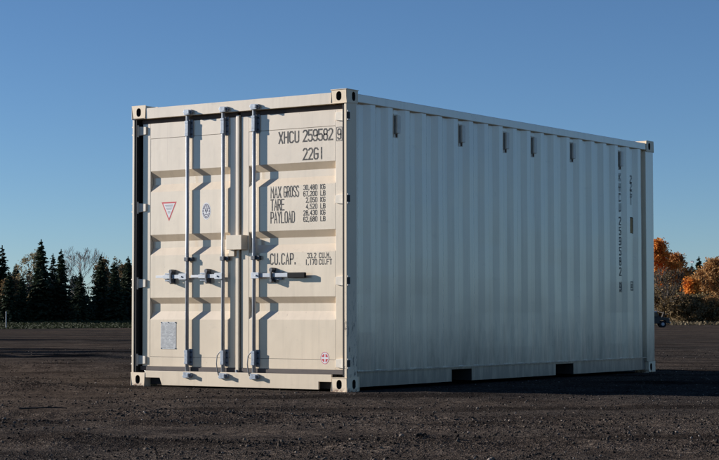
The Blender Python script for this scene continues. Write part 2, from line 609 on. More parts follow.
PK = ((1.752, 2.116), (3.780, 4.165))
for s in (0, 1):
    X = (lambda x: x) if not s else (lambda x: W_ - x)
    def bx(x0, x1, *r): return (min(X(x0), X(x1)), max(X(x0), X(x1)), *r)
    boxes('top_rail', [bx(.006, .066, CY + .001, L_ - CY - .001, 2.488, 2.562)], M['paint_side'], root, .005)
    bm = bmesh.new()
    ys = [CY + .001, PK[0][0], PK[0][1], PK[1][0], PK[1][1], L_ - CY - .001]
    out = [(ys[0], .030), (ys[1], .030), (ys[1], .142), (ys[2], .142), (ys[2], .030), (ys[3], .030), (ys[3], .142), (ys[4], .142), (ys[4], .030), (ys[5], .030), (ys[5], .158), (ys[0], .158)]
    x0, x1 = sorted((X(.034), X(.040)))
    prism(bm, out, 'x', x0, x1)
    for v in [v for v in bm.verts]: pass
    br = bm_obj('bottom_rail', bm, M['paint_rail'], root)
    boxes('rail_flange', [bx(.010, .080, ys[0], ys[5], .1585, .170)], M['paint_rail'], br)
    for y0, y1 in PK:
        boxes('fork_pocket', [bx(.0405, .40, y0 - .008, y0, .03, .15), bx(.0405, .40, y1, y1 + .008, .03, .15), bx(.0405, .40, y0, y1, .1425, .15), bx(.39, .40, y0, y1, .03, .1425)], M['inner'], br)
boxes('floor', [(.05, W_ - .05, .13, L_ - .09, .151, .159)], M['inner'], root)

# corrugated sheets ----------------------------------------------------------
PITCH = .2788


def corr(y0, y1, phase, depth=.036, flat=.072, slope=.068, pitch=PITCH):
    """profile of (y, inset): inner flats are centred on phase + k * pitch"""
    pts = [(y0, None), (y1, None)]
    k0 = int((y0 - phase) / pitch) - 2
    out = []
    for k in range(k0, k0 + int((y1 - y0) / pitch) + 6):
        c = phase + k * pitch
        fi = (pitch - 2 * slope) / 2
        for yy, dd in ((c - fi / 2 - slope, 0), (c - fi / 2, depth), (c + fi / 2, depth), (c + fi / 2 + slope, 0)):
            out.append((yy, dd))
    res = []
    for (ya, da), (yb, db) in zip(out, out[1:]):
        if yb <= y0 or ya >= y1: continue
        lerp = lambda y: da + (db - da) * (y - ya) / (yb - ya) if yb > ya else da
        if not res: res.append((max(ya, y0), lerp(max(ya, y0))))
        res.append((min(yb, y1), lerp(min(yb, y1))))
    return res


def sheet(name, prof, fn, z0, z1, mat, nz=1):
    bm = bmesh.new()
    rows = [[bm.verts.new(fn(u, d, z0 + (z1 - z0) * k / nz)) for u, d in prof] for k in range(nz + 1)]
    for k in range(nz):
        for i in range(len(prof) - 1):
            bm.faces.new((rows[k][i], rows[k][i + 1], rows[k + 1][i + 1], rows[k + 1][i]))
    return bm_obj(name, bm, mat, root)


VENT0 = .842
prof = corr(.150, 5.875, VENT0)


def dent(y, z, k):
    return .004 * noise.noise((y * .9 + k, z * .8, 3.1)) + .002 * noise.noise((y * 2.1, z * 2.3, k))


sheet('side_panel', prof, lambda u, d, z: (W_ - .016 - d + dent(u, z, 0), u, z), .1695, 2.49, M['paint_side'], 14)
sheet('side_panel', prof, lambda u, d, z: (.016 + d + dent(u, z, 9), u, z), .1695, 2.49, M['paint_side'], 4)
sheet('end_panel', corr(.12, W_ - .12, .3, .045, .11, .02, .25), lambda u, d, z: (u, L_ - .012 - d, z), .13, 2.475, M['paint_side'])
sheet('roof_panel', corr(.09, L_ - .06, .2, .02, .08, .025, .209), lambda u, d, z: (.03 + (W_ - .06) * (z - .03), u, 2.556 - d), .03, 1.03, M['paint_side'])

# vents on the side -----------------------------------------------------------
XV = W_ - .016 - .036
for i, (k, dz) in enumerate(((0, 0), (4, .004), (7, .003), (9, 0), (12, .004), (16, -.003))):
    c = VENT0 + k * PITCH
    z0, z1 = 2.245 + dz, 2.435 + dz
    bm = bmesh.new()
    prism(bm, [(XV - .001, z0 - .012), (XV + .004, z0 - .012), (XV + .004, z1 + .012), (XV - .001, z1 + .012)], 'y', c - .046, c + .046) if False else box(bm, XV - .001, XV + .004, c - .034, c + .034, z0 - .01, z1 + .012)
    v = bm_obj('vent', bm, M['vent'], root)
    boxes('vent_cover', [(XV + .0045, XV + .034, c - .022, c + .033, z0 + .028, z1)], M['vent'], v, .004)
    boxes('vent_louvre', [(XV + .0045, XV + .016, c - .033, c - .0225, z0 + .02, z1 - .005)], M['grille'], v)
    boxes('vent_drip', [(XV + .0045, XV + .012, c - .008, c + .014, z0 - .006, z0 + .024)], M['rustmark'], v, .003)

# doors ------------------------------------------------------------------------
DY = .050
GDEP = .037
GROOVES = ((1.982, 1.918, 1.856, 1.786), (1.392, 1.330, 1.270, 1.200), (.812, .755, .686, .610))
Z0, Z1, S0, S1 = .181, 2.424, .268, 2.283


def door(x0, x1, xa, xb, lean):
    """panel between xa and xb, frame members round it"""
    pts = [(DY, S1 - .002)]
    for a, b, c, d in GROOVES:
        pts += [(DY, a), (DY + GDEP, b), (DY + GDEP, c), (DY, d)]
    pts.append((DY, S0 + .002))
    bm = bmesh.new()
    N = 8
    cols = []
    for i in range(N + 1):
        x = xa + .0015 + (xb - xa - .003) * i / N
        w = math.sin(math.pi * i / N)
        cols.append([bm.verts.new((x, y, z)) for y, z in pts])
    for i in range(N):
        for k in range(len(pts) - 1):
            bm.faces.new((cols[i][k], cols[i + 1][k], cols[i + 1][k + 1], cols[i][k + 1]))
    dr = bm_obj('door', bm, M['paint'], root)
    for sx0, sx1 in ((x0, xa - .001), (xb + .001, x1)):
        boxes('door_stile', [(sx0, sx1, DY, DY + .045, Z0, Z1)], M['paint'], dr, .003)
    for rz0, rz1 in ((Z0, S0 - .001), (S1 + .001, Z1)):
        boxes('door_rail', [(xa, xb, DY, DY + .045, rz0, rz1)], M['paint'], dr, .0015)
    boxes('door_gasket', [(x0 - .02, x1 + .005, DY + .012, DY + .04, Z1 + .001, 2.466)], M['rubber'], dr)
    boxes('door_gasket', [(x0 - .02, x1 + .005, DY - .004, DY + .04, .1435, Z0 - .001)], M['rubber'], dr)
    return dr


dl = door(.094, 1.198, .188, 1.128, 1.0)
dr = door(1.256, 2.388, 1.342, 2.286, 5.0)
dl['label'] = 'left door with two locking bars and warning stickers'
dr['label'] = 'right door with one locking bar, black grip and weight lettering'
boxes('door_gap_backing', [(.07, W_ - .07, .11, .118, .13, 2.47)], M['inner'], root)  # dark plate added behind the doors so their gaps look shaded
# closing strip over the gap between the doors
boxes('closing_strip', [(1.204, 1.240, DY - .016, DY + .02, .150, 2.44)], M['paint'], dl, .006)
bm = bmesh.new()
tube(bm, (1.222, DY - .02, .165), (1.222, DY - .02, .105), .011, .008, 8)
bm_obj('strip_hook', bm, M['galv_dull'], dl, smooth=False)

# hinges
for parent, s in ((dl, 0), (dr, 1)):
    X = (lambda x: x) if not s else (lambda x: W_ - x)
    for z in (2.362, 1.647, .945, .238):
        bm = bmesh.new()
        h = .043
        xs = sorted((X(.046), X(.142)))
        prism(bm, [(xs[0], z - h), (xs[1], z - h * .8), (xs[1], z + h * .8), (xs[0], z + h)] if not s else
              [(xs[0], z - h * .8), (xs[1], z - h), (xs[1], z + h), (xs[0], z + h * .8)], 'y', DY - .016, DY - .0008)
        hg = bm_obj('hinge', bm, M['vent'], parent, .003)
        bm = bmesh.new()
        tube(bm, (X(.040), DY - .022, z - .055), (X(.040), DY - .022, z + .055), .016, n=12)
        bm_obj('hinge_pin', bm, M['galv_dull'], hg) if False else bm_obj('hinge_barrel', bm, M['vent'], parent)
        lug = sorted((X(.0025), X(-.006)))
        boxes('hinge_lug', [(*lug, .006, .050, z - h, z - h + .013)], M['vent'], parent)
        boxes('hinge_lug', [(*lug, .006, .050, z + h - .013, z + h)], M['vent'], parent)
        boxes('hinge_slot_shade', [(*sorted((X(.0028), X(-.002))), .010, .048, z - h + .013, z + h - .013)], M['inner'], parent)  # dark block painted in as the shade of the recess between the lugs

# locking bars
RY = DY - .030
BARS = ((dl, .655), (dl, 1.072), (dr, 1.422))
for parent, x in BARS:
    bm = bmesh.new()
    tube(bm, (x, RY, .105), (x, RY, 2.492), .0168, n=16)
    lb = bm_obj('locking_bar', bm, M['galv'], parent, smooth=False)
    for pl in lb.data.polygons: pl.use_smooth = len(pl.vertices) == 4
    for z, up in ((2.492, 1), (.105, -1)):
        # cam end with its two claws, and the keeper welded to header or sill
        bm = bmesh.new()
        box(bm, x - .020, x + .022, RY - .016, RY + .018, z - .012, z + .022)
        box(bm, x - .030, x - .012, RY - .028, RY - .004, z + .008 * up - .008, z + .008 * up + .012)
        box(bm, x + .018, x + .040, RY - .024, RY + .002, z - .006, z + .014)
        bm_obj('cam', bm, M['galv_dull'], parent, .003)
        bm = bmesh.new()
        zk = z + .004
        prism(bm, [(x - .012, zk - .026), (x + .072, zk - .020), (x + .084, zk), (x + .070, zk + .022), (x - .012, zk + .026)], 'y', .0022 - .022, .0022)
        box(bm, x + .046, x + .066, -.046, -.0205, zk - .016, zk + .016)
        bm_obj('cam_keeper', bm, M['galv_dull'] if up > 0 else M['galv_dull'], parent, .002)
    for z0, z1, m_ in ((2.268, 2.432, 'galv_dull'), (.196, .345, 'galv_dull')):
        bm = bmesh.new()
        box(bm, x - .012, x + .045, DY - .009, DY - .0006, z0, z1)
        box(bm, x - .0195, x + .0195, RY - .020, RY + .020, z0 + .012, z0 + .034)
        box(bm, x - .0195, x + .0195, RY - .020, RY + .020, z1 - .034, z1 - .012)
        box(bm, x - .0165, x + .0195, RY - .0188, RY + .018, z0 + .034, z1 - .034)
        bb = bm_obj('bearing_bracket', bm, M[m_], parent, .002)
        for zz_ in (z0 + .03, (z0 + z1) / 2, z1 - .03):
            bm = bmesh.new()
            tube(bm, (x + .033, DY - .010, zz_), (x + .033, DY - .018, zz_), .008, n=6)
            bm_obj('bolt', bm, M['steel_dark'], parent)
    # middle guide
    bm = bmesh.new()
    box(bm, x - .022, x + .024, RY - .022, RY + .02, 1.140, 1.176)
    box(bm, x + .0245, x + .060, RY - .004, DY - .0006, 1.140, 1.176)
    bm_obj('bar_guide', bm, M['steel_dark'], parent, .003)


def handle(parent, x, sgn, length, grip):
    z = 1.0
    bm = bmesh.new()
    box(bm, *sorted((x - sgn * .012, x + sgn * .075)), RY - .031, RY - .0185, z - .026, z + .028)
    tube(bm, (x + sgn * .045, RY - .032, z), (x + sgn * .045, RY - .040, z), .008, n=8)
    bm_obj('handle_hub', bm, M['galv'], parent, .002)
    xe = x + sgn * length
    xg = x + sgn * (length - grip)
    bm = bmesh.new()
    box(bm, *sorted((x + sgn * .03, xg)), RY - .017, RY - .005, z - .016, z + .018)
    hd = bm_obj('handle', bm, M['galv'], parent, .002)
    if sgn > 0:
        bm = bmesh.new()
        box(bm, *sorted((xg + sgn * .001, xe)), RY - .024, RY + .002, z - .026, z + .022)
        bm_obj('handle_grip', bm, M['black'], parent, .008)
    else:
        bm = bmesh.new()
        box(bm, *sorted((xg + sgn * .001, xe)), RY - .016, RY - .006, z - .010, z + .014)
        bm_obj('handle_tip', bm, M['white'], parent, .002)
    xc = x + sgn * (.205 if sgn > 0 else .178)
    # hinged catch that holds the handle
    bm = bmesh.new()
    box(bm, xc - .017, xc + .017, DY - .012, DY - .0006, z - .062, z + .066)
    prism(bm, [(xc - .008, z + .026), (xc + .010, z + .026), (xc + .021, z + .050), (xc + .010, z + .068), (xc - .010, z + .066), (xc - .018, z + .050)], 'y', RY - .03, DY - .0125)
    prism(bm, [(xc - .008, z - .026), (xc + .008, z - .026), (xc + .013, z - .054), (xc, z - .066), (xc - .013, z - .054)], 'y', RY - .028, DY - .0125)
    box(bm, xc - .009, xc + .009, RY - .03, RY - .018, z - .03, z + .03)
    bm_obj('handle_catch', bm, M['steel_dark'], parent, .002)
    bm = bmesh.new()
    x0c, x1c = xc + sgn * .019, xc + sgn * .095
    box(bm, *sorted((x0c, x1c)), DY - .022, DY - .0006, z - .040, z - .020)
    bm_obj('catch_arm', bm, M['galv_dull'], parent, .002)
    bm = bmesh.new()
    box(bm, *sorted((x0c, x1c)), DY - .022, DY - .0006, z + .022, z + .034)
    bm_obj('catch_arm', bm, M['galv_dull'], parent, .002)


for parent, x in BARS[1:]:
    bm = bmesh.new()
    lp_ = [(x - .02, RY - .012, .325), (x - .05, RY - .02, .29), (x - .056, RY - .022, .22), (x - .046, RY - .022, .15), (x - .03, RY - .024, .115), (x - .012, RY - .022, .125)]
    for a, b in zip(lp_, lp_[1:]): tube(bm, a, b, .0045, n=6)
    bm_obj('seal_wire', bm, M['steel_dark'], parent)
handle(dl, .655, -1, .362, .09)
handle(dl, 1.072, -1, .362, .09)
handle(dr, 1.422, 1, .575, .193)
# padlock box straddling the doors
lk = boxes('lock_box', [(1.150, 1.322, -.034, DY - .001, 1.232, 1.362)], M['paint'], dr, .003)
boxes('lock_box_flange', [(1.140, 1.204, .012, DY - .017, 1.175, 1.232)], M['paint'], dl, .002)

# ------------------------------------------------------------------ lettering (single-stroke stencil letters)
c_, k_ = .26, .13
OO = [(0, k_), (c_, 0), (1 - c_, 0), (1, k_), (1, 1 - k_), (1 - c_, 1), (c_, 1), (0, 1 - k_), (0, k_)]
GL = {
    '0': [OO], 'O': [OO],
    '1': [[(.5, 0), (.5, 1)]], 'I': [[(.5, 0), (.5, 1)]],
    '2': [[(0, 1 - k_), (c_, 1), (1 - c_, 1), (1, 1 - k_), (1, .66), (0, 0), (1, 0)]],
    '3': [[(0, 1 - k_), (c_, 1), (1 - c_, 1), (1, 1 - k_), (1, .62), (.8, .53), (1, .44), (1, k_), (1 - c_, 0), (c_, 0), (0, k_)]],
    '4': [[(.75, 0), (.75, 1), (0, .3), (1, .3)]],
    '5': [[(.95, 1), (.05, 1), (.05, .55), (.7, .6), (1, .48), (1, k_), (1 - c_, 0), (c_, 0), (0, k_)]],
    '6': [[(1, 1 - k_), (1 - c_, 1), (c_, 1), (0, 1 - k_), (0, k_), (c_, 0), (1 - c_, 0), (1, k_), (1, .46), (1 - c_, .58), (0, .52)]],
    '7': [[(0, 1), (1, 1), (.4, 0)]],
    '8': [[(c_, .53), (0, .42), (0, k_), (c_, 0), (1 - c_, 0), (1, k_), (1, .42), (1 - c_, .53), (c_, .53), (.06, .64), (.06, 1 - k_), (c_, 1), (1 - c_, 1), (.94, 1 - k_), (.94, .64), (1 - c_, .53)]],
    '9': [[(0, k_), (c_, 0), (1 - c_, 0), (1, k_), (1, 1 - k_), (1 - c_, 1), (c_, 1), (0, 1 - k_), (0, .56), (c_, .43), (1, .5)]],
    'A': [[(0, 0), (.5, 1), (1, 0)], [(.2, .33), (.8, .33)]],
    'B': [[(0, 0), (0, 1), (.75, 1), (1, .88), (1, .64), (.75, .53), (0, .53)], [(.75, .53), (1, .42), (1, .12), (.75, 0), (0, 0)]],
    'C': [[(1, 1 - k_), (1 - c_, 1), (c_, 1), (0, 1 - k_), (0, k_), (c_, 0), (1 - c_, 0), (1, k_)]],
    'D': [[(0, 0), (0, 1), (.7, 1), (1, .86), (1, .14), (.7, 0), (0, 0)]],
    'E': [[(1, 1), (0, 1), (0, 0), (1, 0)], [(0, .53), (.8, .53)]],
    'F': [[(1, 1), (0, 1), (0, 0)], [(0, .53), (.8, .53)]],
    'G': [[(1, 1 - k_), (1 - c_, 1), (c_, 1), (0, 1 - k_), (0, k_), (c_, 0), (1 - c_, 0), (1, k_), (1, .47), (.5, .47)]],
    'H': [[(0, 0), (0, 1)], [(1, 0), (1, 1)], [(0, .52), (1, .52)]],
    'K': [[(0, 0), (0, 1)], [(1, 1), (.08, .48), (1, 0)]],
    'L': [[(0, 1), (0, 0), (1, 0)]],
    'M': [[(0, 0), (0, 1), (.5, .45), (1, 1), (1, 0)]],
    'P': [[(0, 0), (0, 1), (.75, 1), (1, .88), (1, .58), (.75, .46), (0, .46)]],
    'R': [[(0, 0), (0, 1), (.75, 1), (1, .88), (1, .62), (.75, .5), (0, .5)], [(.45, .5), (1, 0)]],
    'S': [[(1, 1 - k_), (1 - c_, 1), (c_, 1), (0, 1 - k_), (0, .64), (1, .40), (1, k_), (1 - c_, 0), (c_, 0), (0, k_)]],
    'T': [[(0, 1), (1, 1)], [(.5, 1), (.5, 0)]],
    'U': [[(0, 1), (0, k_), (c_, 0), (1 - c_, 0), (1, k_), (1, 1)]],
    'X': [[(0, 0), (1, 1)], [(0, 1), (1, 0)]],
    'Y': [[(0, 1), (.5, .5), (1, 1)], [(.5, .5), (.5, 0)]],
    '.': [[(.1, 0), (.1, .11)]], ',': [[(.15, .08), (0, -.12)]],
    '#': [[(0, 0), (1, 0), (1, 1), (0, 1), (0, 0)]],
}


def ribbon(bm, pts, t, fn, d):
    pts = [Vector((p[0], p[1])) for p in pts]
    n = len(pts)
    closed = n > 2 and (pts[0] - pts[-1]).length < 1e-6
    if closed: pts = pts[:-1]; n -= 1
    A, B = [], []
    for i in range(n):
        pa = pts[(i - 1) % n] if (closed or i > 0) else None
        pb = pts[(i + 1) % n] if (closed or i < n - 1) else None
        p = pts[i]
        d0 = (p - pa).normalized() if pa is not None else None
        d1 = (pb - p).normalized() if pb is not None else None
        if d0 is None: d0 = d1; p = p - d1 * t * .5
        elif d1 is None: d1 = d0; p = p + d0 * t * .5
        n0, n1 = Vector((-d0.y, d0.x)), Vector((-d1.y, d1.x))
        m = n0 + n1
        m = m.normalized() if m.length > .05 else n0
        k = 1 / max(.45, m.dot(n0))
        A.append(bm.verts.new(fn(*(p + m * t * .5 * k), d)))
        B.append(bm.verts.new(fn(*(p - m * t * .5 * k), d)))
    for i in range(n if closed else n - 1):
        j = (i + 1) % n
        bm.faces.new((A[i], A[j], B[j], B[i]))


def text(parent, s, x, z, h, w, pitch, t, fn, mat='ink', vertical=False, name='lettering'):
    bm = bmesh.new()
    for ch in s:
        if ch in GL:
            for k, st in enumerate(GL[ch]):
                ribbon(bm, [(x + p[0] * w, z + p[1] * h) for p in st], t, fn, .0003 * k)
        if vertical: z -= pitch
        else: x += pitch * (.6 if ch in '.,' else 1)
    me = bpy.data.meshes.new(name)
    bm.to_mesh(me)
    bm.free()
    return link(name, me, parent, M[mat])


front = lambda x, z, d: (x, DY - .0008 - d, z)
text(dr, 'XHCU', 1.677, 2.163, .094, .039, .0585, .0135, front)
text(dr, '259582', 1.942, 2.166, .094, .040, .0545, .0135, front)
frame9 = text(dr, '#', 2.298, 2.150, .118, .056, .06, .005, lambda x, z, d: (x, DY - .0008 - d, z), name='check_digit_frame')
text(dr, '9', 2.311, 2.166, .086, .030, .06, .012, lambda x, z, d: (x, DY - .0008 - d, z), name='check_digit')
text(dr, '22G1', 1.942, 2.006, .094, .040, .0585, .0135, front)
text(dr, 'MAX', 1.588, 1.684, .094, .028, .041, .0098, front)
text(dr, 'GROSS', 1.731, 1.686, .092, .0225, .0345, .0092, front)
text(dr, 'TARE', 1.588, 1.574, .092, .028, .0385, .0105, front)
text(dr, 'PAYLOAD', 1.588, 1.462, .094, .027, .0385, .0105, front)
for i, (nm, un) in enumerate((('30,480', 'KG'), ('67,200', 'LB'), ('2,050', 'KG'), ('4,520', 'LB'), ('28,430', 'KG'), ('62,680', 'LB'))):
    z = 1.742 - i * .0555
    off = 0 if len(nm) == 6 else .0275
    text(dr, nm, 1.945 + off, z, .040, .017, .0275, .0072, front)
    text(dr, un, 2.128, z, .040, .018, .029, .0072, front)
text(dr, 'CU.CAP.', 1.583, 1.098, .090, .030, .0475, .0115, front)
text(dr, '33.2', 1.985, 1.146, .042, .018, .0285, .0075, front)
text(dr, 'CU.M.', 2.112, 1.146, .042, .019, .0315, .0075, front)
text(dr, '1,170', 1.965, 1.090, .042, .018, .0285, .0075, front)
text(dr, 'CU.FT', 2.112, 1.090, .042, .019, .0315, .0075, front)

# side lettering, one letter under the other, on the inner flats of the sheet
XS = W_ - .016 - .036
side = lambda y, z, d: (XS + .0060 + d, y, z)
YA = VENT0 + 16 * PITCH - .004
YB = YA + PITCH
text(root, 'XHCU', YA - .02, 2.108, .082, .040, .111, .011, side, 'ink_side', vertical=True)
text(root, '259582', YA - .02, 1.628, .082, .040, .111, .011, side, 'ink_side', vertical=True)
text(root, '#', YA - .031, .893, .104, .062, .1, .006, side, 'ink_side', name='check_digit_frame')
text(root, '9', YA - .018, .905, .08, .036, .1, .011, side, 'ink_side', name='check_digit')
text(root, '22G1', YB - .02, 2.108, .072, .036, .082, .010, side, 'ink_side', vertical=True)
boxes('approval_plate', [(XS - .001, XS + .006, YB - .036, YB + .028, 1.545, 1.712)], M['ochre'], root, .001)
boxes('plate_edge', [(XS - .001, XS + .0075, YB + .0285, YB + .037, 1.54, 1.716), (XS - .001, XS + .0075, YB - .037, YB + .028, 1.7125, 1.722)], M['ink'], root)
text(root, '#', YB - .03, .915, .09, .060, .1, .010, side, 'ink_side', name='side_mark_frame')
text(root, '#', YB - .012, .942, .036, .024, .1, .008, side, 'ink_side', name='side_mark')

# stickers and plate -----------------------------------------------------------


def poly(name, pts, mat, parent, d, hole=None):
    bm = bmesh.new()
    o = [bm.verts.new((x, DY - d, z)) for x, z in pts]
    if hole:
        i_ = [bm.verts.new((x, DY - d, z)) for x, z in hole]
        n = len(o)
        for k in range(n): bm.faces.new((o[k], o[(k + 1) % n], i_[(k + 1) % n], i_[k]))
    else: bm.faces.new(o)
    me = bpy.data.meshes.new(name)
    bm.to_mesh(me)
    bm.free()
    return link(name, me, parent, M[mat])


def ell(cx, cz, a, b, n=28):
    return [(cx + a * math.cos(2 * math.pi * i / n), cz + b * math.sin(2 * math.pi * i / n)) for i in range(n)]


def scl(pts, k):
    cx = sum(p[0] for p in pts) / len(pts)
    cz = sum(p[1] for p in pts) / len(pts)
    return [(cx + (x - cx) * k, cz + (z - cz) * k) for x, z in pts]


tri = [(.322, 1.690), (.412, 1.512), (.502, 1.690)]
poly('warning_triangle', tri, 'red', dl, .0006)
poly('triangle_face', scl(tri, .78), 'white', dl, .0010)
bm = bmesh.new()
for z, hw in ((1.660, .046), (1.650, .040), (1.634, .034), (1.622, .026), (1.600, .012), (1.590, .014)):
    ribbon(bm, [(.412 - hw, z), (.412 + hw, z)], .005, lambda x, z_, d: (x, DY - .0014, z_), 0)
me = bpy.data.meshes.new('triangle_print'); bm.to_mesh(me); bm.free()
link('triangle_print', me, dl, M['ink_soft'])
ov = ell(.853, 1.592, .052, .078)
poly('oval_sticker', ov, 'white', dl, .0006)
poly('oval_ring', scl(ov, .86), 'violet', dl, .0010, scl(ov, .58))
bm = bmesh.new()
f5 = lambda x, z_, d: (x, DY - .0014 - d, z_)
for pts in ([(.835, 1.622), (.853, 1.575), (.871, 1.622)], [(.838, 1.562), (.868, 1.562)], [(.853, 1.636), (.853, 1.61)], [(.838, 1.592), (.846, 1.600)], [(.862, 1.600), (.870, 1.590)]):
    ribbon(bm, pts, .007, f5, 0)
me = bpy.data.meshes.new('oval_emblem'); bm.to_mesh(me); bm.free()
link('oval_emblem', me, dl, M['violet'])
bm = bmesh.new()
for k in range(14):
    a = 2 * math.pi * k / 14 + .2
    c0, s0_ = math.cos(a), math.sin(a)
    ribbon(bm, [(.853 + .034 * c0, 1.592 + .051 * s0_), (.853 + .040 * c0, 1.592 + .060 * s0_)], .005, f5, 0)
me = bpy.data.meshes.new('oval_print'); bm.to_mesh(me); bm.free()
link('oval_print', me, dl, M['white'])
pl_ = boxes('data_plate', [(.318, .500, DY - .0026, DY - .0005, .340, .590)], M['plate'], dl)
bm = bmesh.new()
rr = random.Random(3)
for k in range(17):
    z = .574 - k * .0135
    x = .330
    while x < .485:
        w = rr.uniform(.01, .05)
        ribbon(bm, [(x, z), (min(.488, x + w), z)], .0042, lambda x, z_, d: (x, DY - .0030, z_), 0)
        x += w + rr.uniform(.012, .03)
me = bpy.data.meshes.new('plate_print'); bm.to_mesh(me); bm.free()
link('plate_print', me, dl, M['ink_soft'])
for x, z in ((.325, .347), (.493, .347), (.325, .583), (.493, .583), (.409, .583)):
    bm = bmesh.new()
    tube(bm, (x, DY - .0027, z), (x, DY - .006, z), .005, n=8)
    bm_obj('rivet', bm, M['steel_dark'], dl)
dc = ell(2.172, .282, .046, .054)
poly('round_sticker', dc, 'white', dr, .0006)
poly('round_ring', scl(dc, .97), 'red', dr, .0010, scl(dc, .88))
for q in range(4):
    a0 = q * math.pi / 2 + .22
    a1 = (q + 1) * math.pi / 2 - .22
    pts = [(2.172 + .008 * math.cos((a0 + a1) / 2) * 1.4, .282 + .008 * math.sin((a0 + a1) / 2) * 1.4)]
    for k in range(7):
        a = a0 + (a1 - a0) * k / 6
        pts.append((2.172 + .032 * math.cos(a), .282 + .037 * math.sin(a)))
    poly('round_petal', pts, 'red', dr, .0014)

# ------------------------------------------------------------------ trees
def leafmat(name, col, var=.35, trans=.25):
    t = NT(name)
    g = t.n('ShaderNodeNewGeometry')
    c = t.ramp(g.outputs['Random Per Island'], [(0, tuple(v * (1 - var) for v in col)), (1, tuple(v * (1 + var) for v in col))])
    t.set(c, .7, 0, .2)
    out = t.t.nodes['Material Output']
    tr = t.n('ShaderNodeBsdfTranslucent')
    mx = t.n('ShaderNodeMixShader')
    mx.inputs[0].default_value = trans
    t.l(c, tr.inputs[0])
    t.l(t.b.outputs[0], mx.inputs[1])
    t.l(tr.outputs[0], mx.inputs[2])
    t.l(mx.outputs[0], out.inputs[0])
    return t.m


M['needle'] = leafmat('spruce_needles', (.046, .060, .030), .4, .12)
M['needle_dark'] = leafmat('dark_spruce_needles', (.032, .045, .026), .4, .1)
M['needle_brown'] = leafmat('dull_brownish_needles', (.075, .062, .032), .4, .15)
M['orange'] = leafmat('orange_autumn_leaves', (.78, .31, .06), .3, .4)
M['rust'] = leafmat('rust_brown_leaves', (.48, .21, .065), .4, .38)
M['olive'] = leafmat('olive_brown_leaves', (.20, .135, .065), .4, .3)
M['tan'] = leafmat('tan_autumn_leaves', (.46, .25, .095), .4, .35)
M['green_bush'] = leafmat('dull_green_leaves', (.20, .155, .075), .4, .25)
M['yellow'] = leafmat('pale_yellow_leaves', (.31, .25, .14), .35, .35)
M['bark'] = simple('grey_brown_bark', (.085, .07, .058), .9, 0, .3, 6)
M['bark_pale'] = simple('pale_birch_bark', (.40, .35, .30), .8, 0, .3, 5)
M['drygrass'] = leafmat('dry_grass', (.20, .15, .085), .5, .2)
M['grass'] = leafmat('verge_grass', (.042, .047, .020), .3, .2)


class Quads:
    def __init__(s): s.v, s.f = [], []

    def quad(s, c, a, b):
        n = len(s.v)
        s.v += [c - a - b, c + a - b, c + a + b, c - a + b]
        s.f.append((n, n + 1, n + 2, n + 3))

    def mesh(s, name):
        me = bpy.data.meshes.new(name)
        me.from_pydata([tuple(v) for v in s.v], [], s.f)
        return me


def rv(r): return Vector((r.uniform(-1, 1), r.uniform(-1, 1), r.uniform(-1, 1)))


def spruce_geo(q, base, h, rad, r, dens=1.0):
    """needle sprays along drooping boughs, whorl by whorl"""
    nl = int(40 * dens)
    for i in range(nl):
        f0 = (i + r.random() * .8) / nl
        L = rad * (1 - f0) ** .9 * (.72 + .5 * r.random()) + .08
        nb = max(5, int((12 - 6 * f0) * dens))
        a0 = r.random() * 6.28
        for b in range(nb):
            f = min(1, max(0, f0 + r.uniform(-.02, .02)))
            z = h * (.03 + .95 * f)
            a = a0 + 6.283 * (b + r.random() * .6) / nb
            Lb = L * r.uniform(.55, 1.15)
            d = Vector((math.cos(a), math.sin(a), 0))
            side = Vector((-d.y, d.x, 0))
            droop = r.uniform(.15, .5) * (1 - .6 * f)
            ns = max(2, int(Lb / .34))
            for k in range(ns):
                tt = (k + .5) / ns
                c = base + Vector((0, 0, z)) + d * (Lb * tt) + Vector((0, 0, -droop * Lb * tt * tt + .14 * Lb * tt))
                w = (.13 + .34 * (1 - tt) * min(1, Lb)) / dens ** .5
                for sg in (-1, 1):
                    dd = (d * .7 + side * sg * .8 + Vector((0, 0, r.uniform(-.8, .2)))).normalized()
                    nn = dd.cross(Vector((r.uniform(-1, 1), r.uniform(-1, 1), .8))).normalized()
                    q.quad(c + dd * w * .6, dd * w * r.uniform(.6, 1.1), nn * w * r.uniform(.3, .6))
    for a in (0, 1.05, 2.1):
        q.quad(base + Vector((0, 0, h * .985)), Vector((0, 0, h * .03)), Vector((math.cos(a), math.sin(a), 0)) * .06)


def trunk_mesh(h, r0, name='trunk'):
    bm = bmesh.new()
    tube(bm, (0, 0, -.2), (0, 0, h * .5), r0, r0 * .6, 7, False)
    tube(bm, (0, 0, h * .5), (0, 0, h * .97), r0 * .6, r0 * .08, 7, False)
    me = bpy.data.meshes.new(name)
    bm.to_mesh(me)
    bm.free()
    return me


SPR = []
for i, (h, rad) in enumerate(((10, 2.1), (10, 2.5), (10, 1.8), (10, 2.9))):
    q = Quads()
    spruce_geo(q, Vector(), h, rad, random.Random(100 + i))
    me = q.mesh('crown')
    me.materials.append(M['needle'] if i % 2 else M['needle_dark'])
    tm = trunk_mesh(h, .16)
    tm.materials.append(M['bark'])
    SPR.append((me, tm))


def spruce(l, d, h, kind, label, wide=1.0, group='spruces at the left edge of the yard', name='spruce_tree'):
    x, y = P(l, d)
    e = empty(name, (x, y, ground_z(x, y, False)), rnd.random() * 6.28)
    k = h / 10
    e.scale = (k * wide * 1.18, k * wide * 1.18, k)
    tag(e, label, 'tree', group)
    c = link('crown', SPR[kind][0], e)
    t_ = link('trunk', SPR[kind][1], e)
    return e


def px(x, d): return (x - 359.5) / 1819.3 * d


